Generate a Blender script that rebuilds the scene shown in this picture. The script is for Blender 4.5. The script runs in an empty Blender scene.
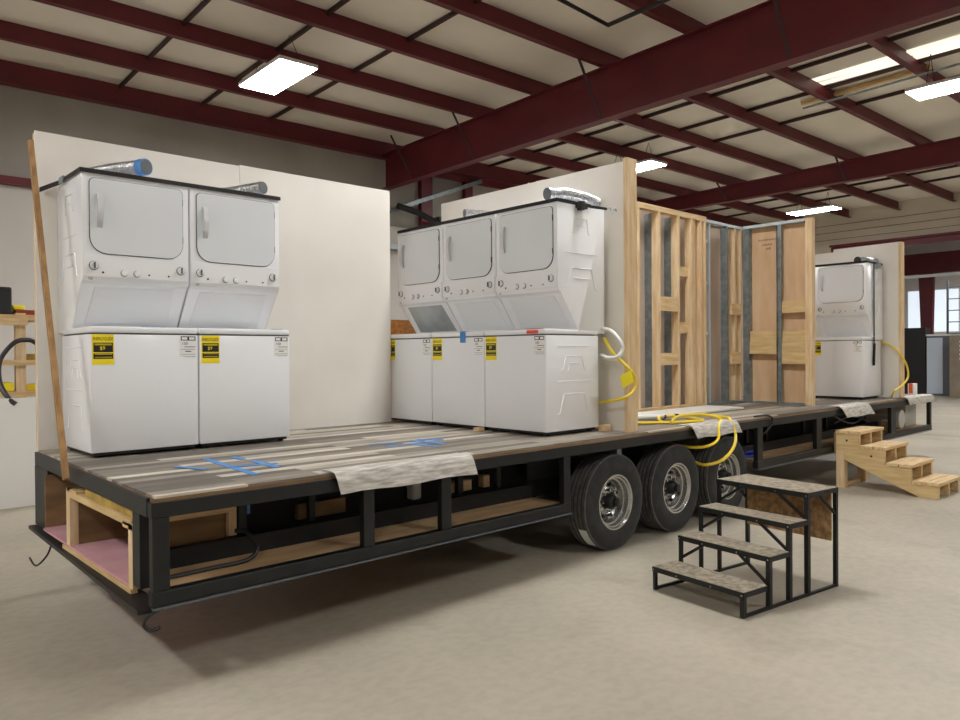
import bpy, bmesh, math, random
from mathutils import Vector, Matrix
random.seed(7)
S = bpy.context.scene
COL = S.collection
PI = math.pi
H = 0.904                      # deck height above the floor
AB = -0.033                    # the building is turned a little against the trailer

# ------------------------------------------------------------ camera, world, exposure
cam = bpy.data.objects.new('camera', bpy.data.cameras.new('camera'))
COL.objects.link(cam)
cam.data.sensor_width = 36.0
cam.data.lens = 746.6 * 36.0 / 960.0
cam.data.clip_end = 200
yaw, pitch, roll = 0.821, -0.008, -0.007
Fv = Vector((math.cos(yaw)*math.cos(pitch), math.sin(yaw)*math.cos(pitch), math.sin(pitch)))
Rv = Fv.cross(Vector((0, 0, 1))).normalized(); Uv = Rv.cross(Fv)
R2 = Rv*math.cos(roll) + Uv*math.sin(roll); U2 = -Rv*math.sin(roll) + Uv*math.cos(roll)
M = Matrix((R2, U2, -Fv)).transposed().to_4x4()
M.translation = Vector((-1.213, -3.499, 0.642 + H))
cam.matrix_world = M
S.camera = cam
w = bpy.data.worlds.new('world'); S.world = w; w.use_nodes = True
w.node_tree.nodes['Background'].inputs[0].default_value = (0.9, 0.95, 1, 1)
w.node_tree.nodes['Background'].inputs[1].default_value = 0.05
S.view_settings.view_transform = 'Standard'
S.view_settings.look = 'None'
S.view_settings.exposure = 1.3
S.cycles.diffuse_bounces = 8
S.cycles.max_bounces = 12
S.cycles.use_denoising = True
S.view_settings.gamma = 1.0
S.view_settings.use_curve_mapping = False
LAMP = 30.0                    # radiance of the ceiling panels

# ------------------------------------------------------------ materials
def s(r, g, b):
    f = lambda c: (c/255/12.92) if c/255 <= 0.04045 else ((c/255+0.055)/1.055)**2.4
    return (f(r), f(g), f(b), 1)
def mat(name, c1, c2=None, rough=0.5, metal=0.0, scale=8.0, stretch=(1, 1, 1), detail=4, bump=0.0, emit=None, spec=None, lo=0.35, hi=0.65):
    m = bpy.data.materials.new(name); m.use_nodes = True
    nt = m.node_tree; b = nt.nodes['Principled BSDF']
    b.inputs['Base Color'].default_value = c1
    b.inputs['Roughness'].default_value = rough
    b.inputs['Metallic'].default_value = metal
    if spec is not None: b.inputs['Specular IOR Level'].default_value = spec
    if emit:
        b.inputs['Emission Color'].default_value = emit[0]; b.inputs['Emission Strength'].default_value = emit[1]
    if c2 is not None or bump:
        tc = nt.nodes.new('ShaderNodeTexCoord'); mp = nt.nodes.new('ShaderNodeMapping')
        mp.inputs['Scale'].default_value = stretch
        nz = nt.nodes.new('ShaderNodeTexNoise'); nz.inputs['Scale'].default_value = scale; nz.inputs['Detail'].default_value = detail
        nt.links.new(tc.outputs['Object'], mp.inputs['Vector']); nt.links.new(mp.outputs[0], nz.inputs['Vector'])
        if c2 is not None:
            cr = nt.nodes.new('ShaderNodeValToRGB')
            cr.color_ramp.elements[0].position = lo; cr.color_ramp.elements[1].position = hi
            cr.color_ramp.elements[0].color = c1; cr.color_ramp.elements[1].color = c2
            nt.links.new(nz.outputs['Fac'], cr.inputs[0]); nt.links.new(cr.outputs[0], b.inputs['Base Color'])
        if bump:
            bp = nt.nodes.new('ShaderNodeBump'); bp.inputs['Strength'].default_value = bump; bp.inputs['Distance'].default_value = 0.01
            nt.links.new(nz.outputs['Fac'], bp.inputs['Height']); nt.links.new(bp.outputs[0], b.inputs['Normal'])
    return m
white = mat('white_enamel', s(238, 240, 243), rough=0.2)
door_white = mat('door_enamel', s(220, 224, 228), rough=0.22)
panel_white = mat('panel_plastic', s(234, 235, 237), rough=0.4)
slope_grey = mat('slope_enamel', s(230, 233, 236), rough=0.2)
slope_dark = mat('slope_reflection', s(150, 156, 158), s(182, 188, 190), rough=0.12, scale=3)  # dark reflection on the far sloped panel, put into the colour
seam = mat('seam_dark', s(70, 72, 76), rough=0.6)
black_plastic = mat('black_plastic', s(18, 18, 20), rough=0.5)
chrome = mat('chrome', s(190, 190, 192), rough=0.2, metal=1)
drywall = mat('drywall', s(222, 217, 208), s(230, 226, 218), rough=0.85, scale=1.2)
pine = mat('pine', s(230, 206, 168), s(210, 178, 134), rough=0.7, scale=5, stretch=(6, 6, 0.7))
pine_h = mat('pine_flat', s(228, 202, 158), s(206, 172, 122), rough=0.7, scale=5, stretch=(0.7, 6, 6))
pine_y = mat('pine_cross', s(218, 192, 142), s(200, 168, 116), rough=0.7, scale=5, stretch=(6, 0.7, 6))
ply = mat('plywood', s(216, 184, 148), s(204, 168, 130), rough=0.75, scale=3, stretch=(3, 3, 0.7))
ply_dark = mat('plywood_brown', s(150, 120, 84), s(112, 86, 58), rough=0.8, scale=3, stretch=(0.7, 3, 3))
ply_pink = mat('plywood_pinkish', s(200, 182, 166), s(186, 168, 152), rough=0.75, scale=2, stretch=(3, 3, 0.6))
osb = mat('osb', s(178, 140, 98), s(130, 100, 66), rough=0.85, scale=28, detail=2)
osb_orange = mat('osb_orange', s(190, 120, 60), s(140, 100, 50), rough=0.85, scale=22, detail=2)
pink_foam = mat('pink_foam', s(206, 158, 164), s(192, 142, 150), rough=0.9, scale=4)
yellow_foam = mat('yellow_insulation', s(190, 160, 80), s(150, 122, 60), rough=0.95, scale=14)
steel_black = mat('black_steel', s(13, 14, 16), s(22, 23, 25), rough=0.5, scale=10, metal=0.0)
black_board = mat('black_board', s(14, 14, 16), rough=0.8)
galv = mat('galvanised', s(150, 160, 164), s(124, 136, 140), rough=0.42, metal=0.6, scale=14)
track_white = mat('steel_track', s(190, 200, 204), rough=0.4, metal=0.4)
red_steel = mat('red_primer', s(104, 28, 38), s(92, 24, 33), rough=0.5, scale=1.5)
insul = mat('roof_insulation', s(226, 220, 208), s(234, 228, 216), rough=0.75, scale=0.9, bump=0.0)
wall_vinyl = mat('wall_insulation', s(196, 192, 186), s(206, 202, 196), rough=0.8, scale=0.7)
wall_end_m = mat('end_wall_panel', s(206, 196, 180), s(196, 186, 170), rough=0.8, scale=0.7)
rubber = mat('tyre_rubber', s(38, 38, 40), s(50, 50, 51), rough=0.75, scale=12)
tread_m = mat('tyre_tread', s(98, 96, 92), s(74, 73, 70), rough=0.85, scale=25)
rim_m = mat('silver_rim', s(196, 196, 194), s(180, 180, 178), rough=0.27, metal=0.85, scale=4)
yellow = mat('yellow_hose', s(232, 204, 50), rough=0.4)
yellow_tag = mat('yellow_tag', s(246, 228, 20), rough=0.5)
label_yellow = mat('label_yellow', s(248, 226, 30), rough=0.45)
label_black = mat('label_black', s(16, 16, 12), rough=0.5)
label_white = mat('label_white', s(236, 236, 234), rough=0.5)
blue_tape = mat('blue_tape', s(66, 132, 204), s(88, 150, 214), rough=0.6, scale=20)
red_tape = mat('red_tape', s(226, 60, 44), rough=0.6)
foil = mat('foil', s(196, 198, 200), s(150, 152, 156), rough=0.3, metal=0.85, scale=60, bump=0.6)
strap_black = mat('black_webbing', s(22, 17, 18), rough=0.7)
cable_black = mat('black_cable', s(20, 20, 21), rough=0.45)
hose_white = mat('white_hose', s(222, 222, 216), rough=0.4)
tread_ply = mat('weathered_osb', s(160, 150, 132), s(120, 110, 94), rough=0.8, scale=30, detail=2)
card = mat('white_sheet', s(226, 222, 214), rough=0.7)
lamp_m = mat('lit_panel', s(255, 255, 255), rough=0.6, emit=((1.0, 0.995, 0.985, 1), LAMP))
insul_glow_m = mat('lit_insulation', s(240, 232, 210), rough=0.6, emit=((1.0, 0.95, 0.82, 1), 0.40))  # faint glow painted in for lamp light on the roof insulation
win_m = mat('daylit_panel', s(220, 228, 238), rough=0.5, emit=((0.80, 0.90, 1.0, 1), 0.32))
housing_m = mat('lamp_housing', s(210, 210, 208), rough=0.5)
blue_white = mat('pale_blue_enamel', s(206, 218, 234), rough=0.4)
grey_dark = mat('dark_grey_paint', s(92, 96, 102), rough=0.5)
beige = mat('beige_board', s(150, 138, 122), s(134, 122, 106), rough=0.8, scale=3)
orange = mat('orange_plastic', s(226, 100, 40), rough=0.5)
shelf_red = mat('dark_red_bin', s(130, 40, 20), rough=0.5)
wrap_m = mat('clear_wrap', s(180, 178, 172), rough=0.2)
wood_brown = mat('aged_pine', s(172, 134, 88), s(140, 104, 64), rough=0.75, scale=6, stretch=(5, 5, 0.6))
handle_m = mat('handle_plastic', s(206, 207, 210), rough=0.25)
ink = mat('pen_ink', s(60, 46, 40), rough=0.7)

def vinyl_mat():
    m = bpy.data.materials.new('vinyl_plank'); m.use_nodes = True; nt = m.node_tree; b = nt.nodes['Principled BSDF']
    b.inputs['Roughness'].default_value = 0.55
    tc = nt.nodes.new('ShaderNodeTexCoord')
    br = nt.nodes.new('ShaderNodeTexBrick')
    br.offset = 0.37; br.inputs['Scale'].default_value = 1.0
    br.inputs['Brick Width'].default_value = 1.15; br.inputs['Row Height'].default_value = 0.088
    br.inputs['Mortar Size'].default_value = 0.0015; br.inputs['Bias'].default_value = 0.0
    br.inputs['Color1'].default_value = (0, 0, 0, 1); br.inputs['Color2'].default_value = (1, 1, 1, 1); br.inputs['Mortar'].default_value = (0.1, 0.1, 0.1, 1)
    cr = nt.nodes.new('ShaderNodeValToRGB'); e = cr.color_ramp.elements
    e[0].position = 0.0; e[0].color = s(98, 92, 84); e[1].position = 1.0; e[1].color = s(214, 208, 196)
    x = e.new(0.45); x.color = s(130, 122, 112); x = e.new(0.75); x.color = s(160, 152, 140)
    mp = nt.nodes.new('ShaderNodeMapping'); mp.inputs['Scale'].default_value = (1.2, 14, 14)
    nz = nt.nodes.new('ShaderNodeTexNoise'); nz.inputs['Scale'].default_value = 3.0; nz.inputs['Detail'].default_value = 8
    mx = nt.nodes.new('ShaderNodeMix'); mx.data_type = 'RGBA'; mx.blend_type = 'MULTIPLY'; mx.inputs[0].default_value = 0.9
    c2 = nt.nodes.new('ShaderNodeValToRGB'); c2.color_ramp.elements[0].position = 0.3; c2.color_ramp.elements[1].position = 0.7
    c2.color_ramp.elements[0].color = (0.60, 0.58, 0.55, 1); c2.color_ramp.elements[1].color = (1.15, 1.14, 1.12, 1)
    L = nt.links.new
    L(tc.outputs['Object'], br.inputs['Vector']); L(br.outputs['Color'], cr.inputs[0])
    L(tc.outputs['Object'], mp.inputs['Vector']); L(mp.outputs[0], nz.inputs['Vector']); L(nz.outputs['Fac'], c2.inputs[0])
    L(cr.outputs[0], mx.inputs[6]); L(c2.outputs[0], mx.inputs[7]); L(mx.outputs[2], b.inputs['Base Color'])
    return m
vinyl = vinyl_mat()
flap_m = mat('vinyl_flap', s(216, 212, 204), s(160, 155, 148), rough=0.5, scale=9, stretch=(1, 6, 6), detail=8)
shelf_ply = mat('shelf_plywood', s(196, 164, 122), s(168, 136, 98), rough=0.8, scale=3, stretch=(0.7, 3, 3))
def concrete_mat():
    m = bpy.data.materials.new('concrete'); m.use_nodes = True; nt = m.node_tree; b = nt.nodes['Principled BSDF']
    b.inputs['Roughness'].default_value = 0.5; b.inputs['Specular IOR Level'].default_value = 0.35
    tc = nt.nodes.new('ShaderNodeTexCoord')
    L = nt.links.new
    def ramp(scale, p0, p1, a, c, detail=5, st=(1, 1, 1)):
        mp = nt.nodes.new('ShaderNodeMapping'); mp.inputs['Scale'].default_value = st
        nz = nt.nodes.new('ShaderNodeTexNoise'); nz.inputs['Scale'].default_value = scale; nz.inputs['Detail'].default_value = detail
        cr = nt.nodes.new('ShaderNodeValToRGB'); cr.color_ramp.elements[0].position = p0; cr.color_ramp.elements[1].position = p1
        cr.color_ramp.elements[0].color = a; cr.color_ramp.elements[1].color = c
        L(tc.outputs['Object'], mp.inputs['Vector']); L(mp.outputs[0], nz.inputs['Vector']); L(nz.outputs['Fac'], cr.inputs[0]); return cr
    a = ramp(0.55, 0.3, 0.7, s(158, 150, 135), s(186, 178, 161), 8)
    c = ramp(14.0, 0.34, 0.60, (0.90, 0.90, 0.90, 1), (1, 1, 1, 1), 10, (1, 1.3, 1))
    d = ramp(1.6, 0.30, 0.42, (0.86, 0.85, 0.83, 1), (1, 1, 1, 1), 8)
    m1 = nt.nodes.new('ShaderNodeMix'); m1.data_type = 'RGBA'; m1.blend_type = 'MULTIPLY'; m1.inputs[0].default_value = 1
    m2 = nt.nodes.new('ShaderNodeMix'); m2.data_type = 'RGBA'; m2.blend_type = 'MULTIPLY'; m2.inputs[0].default_value = 1
    L(a.outputs[0], m1.inputs[6]); L(c.outputs[0], m1.inputs[7]); L(m1.outputs[2], m2.inputs[6]); L(d.outputs[0], m2.inputs[7])
    L(m2.outputs[2], b.inputs['Base Color'])
    return m
concrete = concrete_mat()

# ------------------------------------------------------------ mesh helpers
class MB:
    def __init__(self): self.bm = bmesh.new()
    def box(self, x0, x1, y0, y1, z0, z1, bev=0.0, rot=None):
        r = bmesh.ops.create_cube(self.bm, size=1)
        vs = r['verts']
        bmesh.ops.scale(self.bm, vec=(abs(x1-x0), abs(y1-y0), abs(z1-z0)), verts=vs)
        if bev:
            es = list({e for v in vs for e in v.link_edges})
            g = bmesh.ops.bevel(self.bm, geom=es, offset=bev, segments=2, profile=0.5, affect='EDGES')
            vs = [v for v in g['verts']]
        c = Vector(((x0+x1)/2, (y0+y1)/2, (z0+z1)/2))
        if rot is not None: bmesh.ops.rotate(self.bm, cent=(0, 0, 0), matrix=rot, verts=vs)
        bmesh.ops.translate(self.bm, vec=c, verts=vs)
        return self
    def bar(self, p, q, wd, ht=None, up=(0, 0, 1)):          # rectangular bar from p to q
        p, q = Vector(p), Vector(q); ht = ht or wd
        d = q - p; L = d.length; d.normalize(); up = Vector(up)
        if abs(d.dot(up)) > 0.98: up = Vector((0, 1, 0))
        sd = d.cross(up).normalized(); u = sd.cross(d)
        vs = []
        for t in (p, q):
            for a, b in ((-1, -1), (1, -1), (1, 1), (-1, 1)):
                vs.append(self.bm.verts.new(t + sd*a*wd/2 + u*b*ht/2))
        f = self.bm.faces.new
        f(vs[3::-1]); f(vs[4:])
        for i in range(4): f((vs[i], vs[(i+1) % 4], vs[4+(i+1) % 4], vs[4+i]))
        return self
    def prism(self, pts, axis, a, b):                         # closed 2-D outline pushed along an axis
        def P(u, v, t): return {'x': (t, u, v), 'y': (u, t, v), 'z': (u, v, t)}[axis]
        A = [self.bm.verts.new(P(u, v, a)) for u, v in pts]; B = [self.bm.verts.new(P(u, v, b)) for u, v in pts]
        n = len(pts)
        self.bm.faces.new(A); self.bm.faces.new(B[::-1])
        for i in range(n): self.bm.faces.new((A[i], B[i], B[(i+1) % n], A[(i+1) % n]))
        return self
    def tube(self, pts, r, n=8, smooth=True, cap=True):
        pts = [Vector(p) for p in pts]
        if smooth and len(pts) > 2:
            out = []
            for i in range(len(pts)-1):
                p0 = pts[max(i-1, 0)]; p1 = pts[i]; p2 = pts[i+1]; p3 = pts[min(i+2, len(pts)-1)]
                for k in range(6):
                    t = k/6
                    out.append(0.5*((2*p1)+(-p0+p2)*t+(2*p0-5*p1+4*p2-p3)*t*t+(-p0+3*p1-3*p2+p3)*t**3))
            out.append(pts[-1]); pts = out
        rings = []; prev = None
        for i, p in enumerate(pts):
            d = (pts[min(i+1, len(pts)-1)] - pts[max(i-1, 0)]).normalized()
            if prev is None:
                up = Vector((0, 0, 1)) if abs(d.z) < 0.9 else Vector((1, 0, 0))
                u = d.cross(up).normalized()
            else:
                u = (prev - d*prev.dot(d)).normalized()
            prev = u; v = d.cross(u)
            rr = r[min(i, len(r)-1)] if isinstance(r, (list, tuple)) else r
            rings.append([self.bm.verts.new(p + (u*math.cos(2*PI*k/n) + v*math.sin(2*PI*k/n))*rr) for k in range(n)])
        for a, b in zip(rings, rings[1:]):
            for k in range(n): self.bm.faces.new((a[k], a[(k+1) % n], b[(k+1) % n], b[k]))
        if cap: self.bm.faces.new(rings[0][::-1]); self.bm.faces.new(rings[-1])
        return self
    def lathe(self, prof, axis='y', n=32, c=(0, 0, 0), closed=False):   # prof: (radius, position along axis)
        rings = []
        for r, t in prof:
            ring = []
            for k in range(n):
                a = 2*PI*k/n; u, v = r*math.cos(a), r*math.sin(a)
                P = {'x': (t, u, v), 'y': (u, t, v), 'z': (u, v, t)}[axis]
                ring.append(self.bm.verts.new(Vector(P)+Vector(c)))
            rings.append(ring)
        for a, b in zip(rings, rings[1:]):
            for k in range(n): self.bm.faces.new((a[k], a[(k+1) % n], b[(k+1) % n], b[k]))
        if closed:
            a, b = rings[-1], rings[0]
            for k in range(n): self.bm.faces.new((a[k], a[(k+1) % n], b[(k+1) % n], b[k]))
        else:
            self.bm.faces.new(rings[0][::-1]); self.bm.faces.new(rings[-1])
        return self
    def sheet(self, rows, th):                                # grid of points thickened downward
        g = [[Vector(p) for p in r] for r in rows]
        nr, nc = len(g), len(g[0])
        def nrm(i, j):
            a = g[min(i+1, nr-1)][j]-g[max(i-1, 0)][j]; b = g[i][min(j+1, nc-1)]-g[i][max(j-1, 0)]
            return a.cross(b).normalized()
        T = [[self.bm.verts.new(g[i][j]) for j in range(nc)] for i in range(nr)]
        Bt = [[self.bm.verts.new(g[i][j]-nrm(i, j)*th) for j in range(nc)] for i in range(nr)]
        f = self.bm.faces.new
        for i in range(nr-1):
            for j in range(nc-1):
                f((T[i][j], T[i+1][j], T[i+1][j+1], T[i][j+1])); f((Bt[i][j], Bt[i][j+1], Bt[i+1][j+1], Bt[i+1][j]))
        for i in range(nr-1):
            f((T[i][0], Bt[i][0], Bt[i+1][0], T[i+1][0])); f((T[i][-1], T[i+1][-1], Bt[i+1][-1], Bt[i][-1]))
        for j in range(nc-1):
            f((T[0][j], T[0][j+1], Bt[0][j+1], Bt[0][j])); f((T[-1][j], Bt[-1][j], Bt[-1][j+1], T[-1][j+1]))
        return self

def wloc(o):
    v = Vector((0, 0, 0))
    while o: v += o.location; o = o.parent
    return v
def obj(name, mb, m, parent=None, smooth=False, local=False, rot=None):
    bm = mb.bm
    bmesh.ops.recalc_face_normals(bm, faces=bm.faces)
    o = bpy.data.objects.new(name, None)
    me = bpy.data.meshes.new(name)
    if parent is not None and not local:
        bmesh.ops.translate(bm, vec=-wloc(parent), verts=bm.verts)
    loc = None
    if parent is None and rot is None and not local:          # a thing of one mesh: origin at its base
        lo = [min(v.co[i] for v in bm.verts) for i in range(3)]; hi = [max(v.co[i] for v in bm.verts) for i in range(3)]
        loc = Vector(((lo[0]+hi[0])/2, (lo[1]+hi[1])/2, lo[2]))
        bmesh.ops.translate(bm, vec=-loc, verts=bm.verts)
    bm.to_mesh(me); bm.free()
    bpy.data.objects.remove(o)
    o = bpy.data.objects.new(name, me); COL.objects.link(o)
    me.materials.append(m)
    if smooth:
        for p in me.polygons: p.use_smooth = True
        try: me.set_sharp_from_angle(angle=math.radians(40))
        except Exception: pass
    if parent is not None: o.parent = parent
    if loc is not None: o.location = loc
    if rot is not None: o.rotation_euler = (0, 0, rot)
    return o
def thing(name, label, cat, loc=(0, 0, 0), rz=0, group=None):
    o = bpy.data.objects.new(name, None); COL.objects.link(o)
    o.empty_display_size = 0.1
    o.location = loc; o.rotation_euler = (0, 0, rz)
    return tag(o, label, cat, group)
def tag(o, label, cat, group=None):
    o['label'] = label; o['category'] = cat
    if group: o['group'] = group
    return o
def struct(o): o['kind'] = 'structure'; return o
def copy_tree(o, parent=None):
    c = o.copy(); COL.objects.link(c)
    if parent is not None: c.parent = parent
    for ch in list(o.children): copy_tree(ch, c)
    return c
def text(name, body, size, m, parent, loc, width=None):        # flat lettering standing in the x-z plane, facing -y
    cu = bpy.data.curves.new(name, 'FONT'); cu.body = body; cu.size = size; cu.extrude = 0.0004
    t = bpy.data.objects.new(name, cu); COL.objects.link(t)
    dg = bpy.context.evaluated_depsgraph_get()
    me = bpy.data.meshes.new_from_object(t.evaluated_get(dg)); bpy.data.objects.remove(t)
    xs = [v.co.x for v in me.vertices]; k = (width/(max(xs)-min(xs))) if width else 1.0
    x0 = min(xs)
    for v in me.vertices: v.co = Vector(((v.co.x-x0)*k + loc[0], loc[1]-v.co.z, v.co.y + loc[2]))
    me.materials.clear(); me.materials.append(m)
    o = bpy.data.objects.new(name, me); COL.objects.link(o); o.parent = parent
    return o
def rounded(x0, x1, z0, z1, rt, rb, n=5):
    pts = []
    for cx, cz, r, a0 in ((x1-rt, z1-rt, rt, 0), (x0+rt, z1-rt, rt, 90), (x0+rb, z0+rb, rb, 180), (x1-rb, z0+rb, rb, 270)):
        for k in range(n+1):
            a = math.radians(a0 + 90*k/n); pts.append((cx+r*math.cos(a), cz+r*math.sin(a)))
    return pts
ORD = ['first', 'second', 'third', 'fourth', 'fifth', 'sixth', 'seventh', 'eighth', 'ninth', 'tenth', 'eleventh', 'twelfth', 'thirteenth', 'fourteenth']

# ------------------------------------------------------------ the building
ZP = lambda y: H + 5.0 + 0.016*(10.09 - y)         # underside of the purlins
XE, XF, YW, YN, XN = 24.3, 34.0, 10.2, -11.0, -7.0
CE = 5.42 + H
fl = struct(obj('floor', MB().box(XN, XF+2, YN, YW, -0.1, 0), concrete, rot=AB))
jm = mat('floor_joint', s(96, 90, 82), rough=0.8)
mb = MB()
mb.box(XN, XF, -2.655, -2.645, 0.0, 0.0012); mb.box(14.2, 14.215, YN, YW, 0.0, 0.0015)
obj('control_joint', mb, jm, fl, local=True)
roof = MB().prism([(YN, ZP(YN)+0.27), (YW, ZP(YW)+0.27), (YW, ZP(YW)+0.40), (YN, ZP(YN)+0.40)], 'x', XN, XE)
ceil = struct(obj('ceiling', roof, insul, rot=AB))
mb = MB()
rib = mat('seam_rib', s(58, 36, 36), rough=0.7)
for x in (-6.0, -4.6, -3.2, 2.68, 4.08, 5.42, 11.12, 12.4, 13.7, 19.3, 20.6, 21.9):
    mb.bm.free(); mb = MB()
    mb.bar((x, YN, ZP(YN)+0.235), (x, YW-0.05, ZP(YW)+0.235), 0.04, 0.06)
    obj('seam_rib', mb, rib, ceil, local=True)
wb = struct(obj('wall_back', MB().box(XN, XE, YW, YW+0.2, 0, ZP(YW)+0.4), wall_vinyl, rot=AB))
obj('upper_wall_band', MB().box(XN, XE, YW-0.02, YW, H+3.48, ZP(YW)), mat('wall_band_grey', s(150, 146, 139), s(164, 160, 152), rough=0.85, scale=0.8), wb, local=True)  # thin darker grey band over the upper back wall
struct(obj('wall_front', MB().box(XN, XE, YN-0.2, YN, 0, ZP(YN)+0.4), wall_vinyl, rot=AB))
struct(obj('wall_left', MB().box(XN-0.2, XN, YN, YW, 0, ZP(YN)+0.4), wall_vinyl, rot=AB))
mb = MB()                                                     # end wall with a wide opening into the next bay
mb.box(XE, XE+0.2, YN, YW, H+4.17, ZP(YN)+0.4); mb.box(XE, XE+0.2, 7.6, YW, 0, H+4.17); mb.box(XE, XE+0.2, YN, -4.0, 0, H+4.17)
we = struct(obj('wall_right', mb, wall_end_m, rot=AB))
mb = MB()
for k in range(3): mb.box(XE-0.012, XE, YN, YW, H+4.38+0.24*k, H+4.392+0.24*k)
obj('panel_joint', mb, rib, we, local=True)
o = struct(obj('trim_1', MB().box(XE-0.06, XE, -4.0, 7.6, H+3.93, H+4.17).box(XE-0.2, XE, -4.0, 7.6, H+4.12, H+4.18), red_steel, rot=AB))
# next bay
struct(obj('wall_far', MB().box(XF, XF+0.2, YN, YW, 0, 6.5), wall_vinyl, rot=AB))
struct(obj('wall_bay', MB().box(XE+0.2, XF, YW, YW+0.2, 0, 6.5).box(XE+0.2, XF, YN-0.2, YN, 0, 6.5), wall_vinyl, rot=AB))
grey_roof = mat('bay_roof', s(96, 100, 98), rough=0.8)
struct(obj('ceiling_bay', MB().box(XE+0.2, XF, YN, YW, 6.4, 6.6), grey_roof, rot=AB))

n_p = 13
for i in range(n_p):                                          # purlins, one per line, counted from the back wall
    y = 10.09 - 1.52*i; z = ZP(y); mb = MB()
    if i == 0:
        mb.box(XN, XE, y, y+0.02, z-0.12, z+0.27); mb.box(XN, XE, y-0.16, y, z-0.12, z-0.1)
    else:
        mb.box(XN, XE, y-0.01, y+0.01, z, z+0.29); mb.box(XN, XE, y-0.09, y+0.01, z, z+0.015); mb.box(XN, XE, y-0.01, y+0.09, z+0.25, z+0.265)
    o = obj('roof_purlin', mb, red_steel, rot=AB)
    lab = 'dark red eave strut running along the top of the back wall' if i == 0 else 'dark red roof purlin, the %s one out from the back wall' % ORD[i-1]
    tag(o, lab, 'beam', 'roof purlins')
def rafter(x, d0, d1, label, braces):
    t = thing('roof_rafter', label, 'beam', (0, 0, 0), AB, 'roof rafters')
    y0, y1 = YW-0.1, YN+0.1
    zt = lambda y: ZP(y) - 0.005
    zb = lambda y: H + (d0 + (d1-d0)*(9.9-y)/10.8)
    mb = MB().prism([(y0, zb(y0)), (y0, zt(y0)), (y1, zt(y1)), (y1, zb(y1))], 'x', x-0.006, x+0.006)
    obj('web', mb, red_steel, t, local=True)
    for nm, zf, sg in (('top_flange', zt, -1), ('bottom_flange', zb, 1)):
        mb = MB().prism([(y0, zf(y0)), (y0, zf(y0)+sg*0.015), (y1, zf(y1)+sg*0.015), (y1, zf(y1))], 'x', x-0.1, x+0.1)
        obj(nm, mb, red_steel, t, local=True)
    for y in braces:
        mb = MB().bar((x-0.09, y, zb(y)+0.02), (x-0.62, y, ZP(y)+0.05), 0.045, 0.012)
        obj('flange_brace', mb, rib, t, local=True)
    return t
rafter(8.1, 4.25, 4.31, 'deep dark red roof rafter crossing above the middle of the trailer', [9.0, 7.05, 4.01, 0.97])
rafter(16.9, 4.63, 4.6, 'shallower dark red roof rafter farther back, crossing above the framed stud wall', [7.05, 4.01, 0.97])
o = obj('wall_girt', MB().box(XN, 7.0, YW-0.12, YW, H+3.35, H+3.475), red_steel, rot=AB)
tag(o, 'dark red horizontal girt on the grey back wall at the far left', 'beam')
mb = MB().box(9.03, 9.34, YW-0.15, YW, 0, H+4.75)
o = obj('steel_column', mb, red_steel, rot=AB); tag(o, 'dark red steel post on the back wall, seen between the two white partitions', 'post', 'posts on the back wall')
mb = MB().box(10.33, 10.55, YW-0.15, YW, 0, H+4.75)
o = obj('steel_column', mb, red_steel, rot=AB); tag(o, 'thin dark red steel post on back wall, right of the wider post', 'post', 'posts on the back wall')
o = obj('wall_girt', MB().box(8.4, 14, YW-0.12, YW, H+4.74, H+4.9), red_steel, rot=AB); tag(o, 'dark red header across the two posts on the back wall', 'beam')
mb = MB().bar((8.1, YW-0.22, H+3.76), (10.75, YW-0.22, H+4.79), 0.1, 0.09)
o = obj('strut_channel', mb, galv, rot=AB); tag(o, 'grey slanted metal channel hanging near the back wall behind the machines', 'channel')
mb = MB().tube([(8.2, 9.8, H+3.86), (8.7, 9.75, H+3.76), (9.1, 9.7, H+3.62), (9.6, 9.7, H+3.62)], 0.07)
for i in range(5): mb.box(9.2+0.1*i, 9.32+0.1*i, 9.62, 9.8, H+3.5+0.03*(i % 2), H+3.72)
o = obj('pipe_fitting', mb, black_plastic, rot=AB); tag(o, 'dark pipe fitting on the back wall above the left white partition end', 'pipe')
mb = MB().box(7.3, 9.3, YW-0.2, YW-0.06, H+2.95, H+3.05)
o = obj('wall_duct', mb, galv, rot=AB); tag(o, 'grey horizontal wall conduit low on the back wall behind the partitions', 'conduit')

# ceiling lights
def light(x, y, label):
    t = thing('ceiling_light', label, 'light', (x*math.cos(AB)-y*math.sin(AB), x*math.sin(AB)+y*math.cos(AB), H+4.6), AB, 'flat ceiling lights')
    obj('housing', MB().box(-0.29, 0.29, -0.67, 0.67, 0.006, 0.06, 0.01), housing_m, t, local=True)
    obj('lit_panel', MB().box(-0.275, 0.275, -0.655, 0.655, -0.004, 0.006), lamp_m, t, local=True)
    top = ZP(y) - H - 4.6 + 0.02
    for sy in (-0.4, 0.4):
        mb = MB().tube([(-0.2, sy, 0.05), (0, sy, top), (0.2, sy, 0.05)], 0.006, 6, smooth=False)
        obj('hanger_wire', mb, cable_black, t, local=True)
    return t
light(3.76, 6.4, 'glowing flat ceiling light at the left above the pair of machines')
light(12.0, 6.42, 'glowing flat ceiling light above the open stud wall, near the tall pine post')
light(19.85, 6.15, 'glowing flat ceiling light farthest away, just above the plywood-backed wall end')
light(11.65, 0.15, 'glowing flat ceiling light at the upper right edge below the lit insulation strip')
for i, (x, y) in enumerate([(3.76, 0.15), (3.76, -6.0), (12.1, -6.0), (-4.2, 6.3), (-4.2, 0.15), (-4.2, -6.0), (19.9, -6.0), (20.2, 0.15)]):
    light(x, y, 'flat ceiling light out of the picture, %s along the same grid' % ORD[i])
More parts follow.
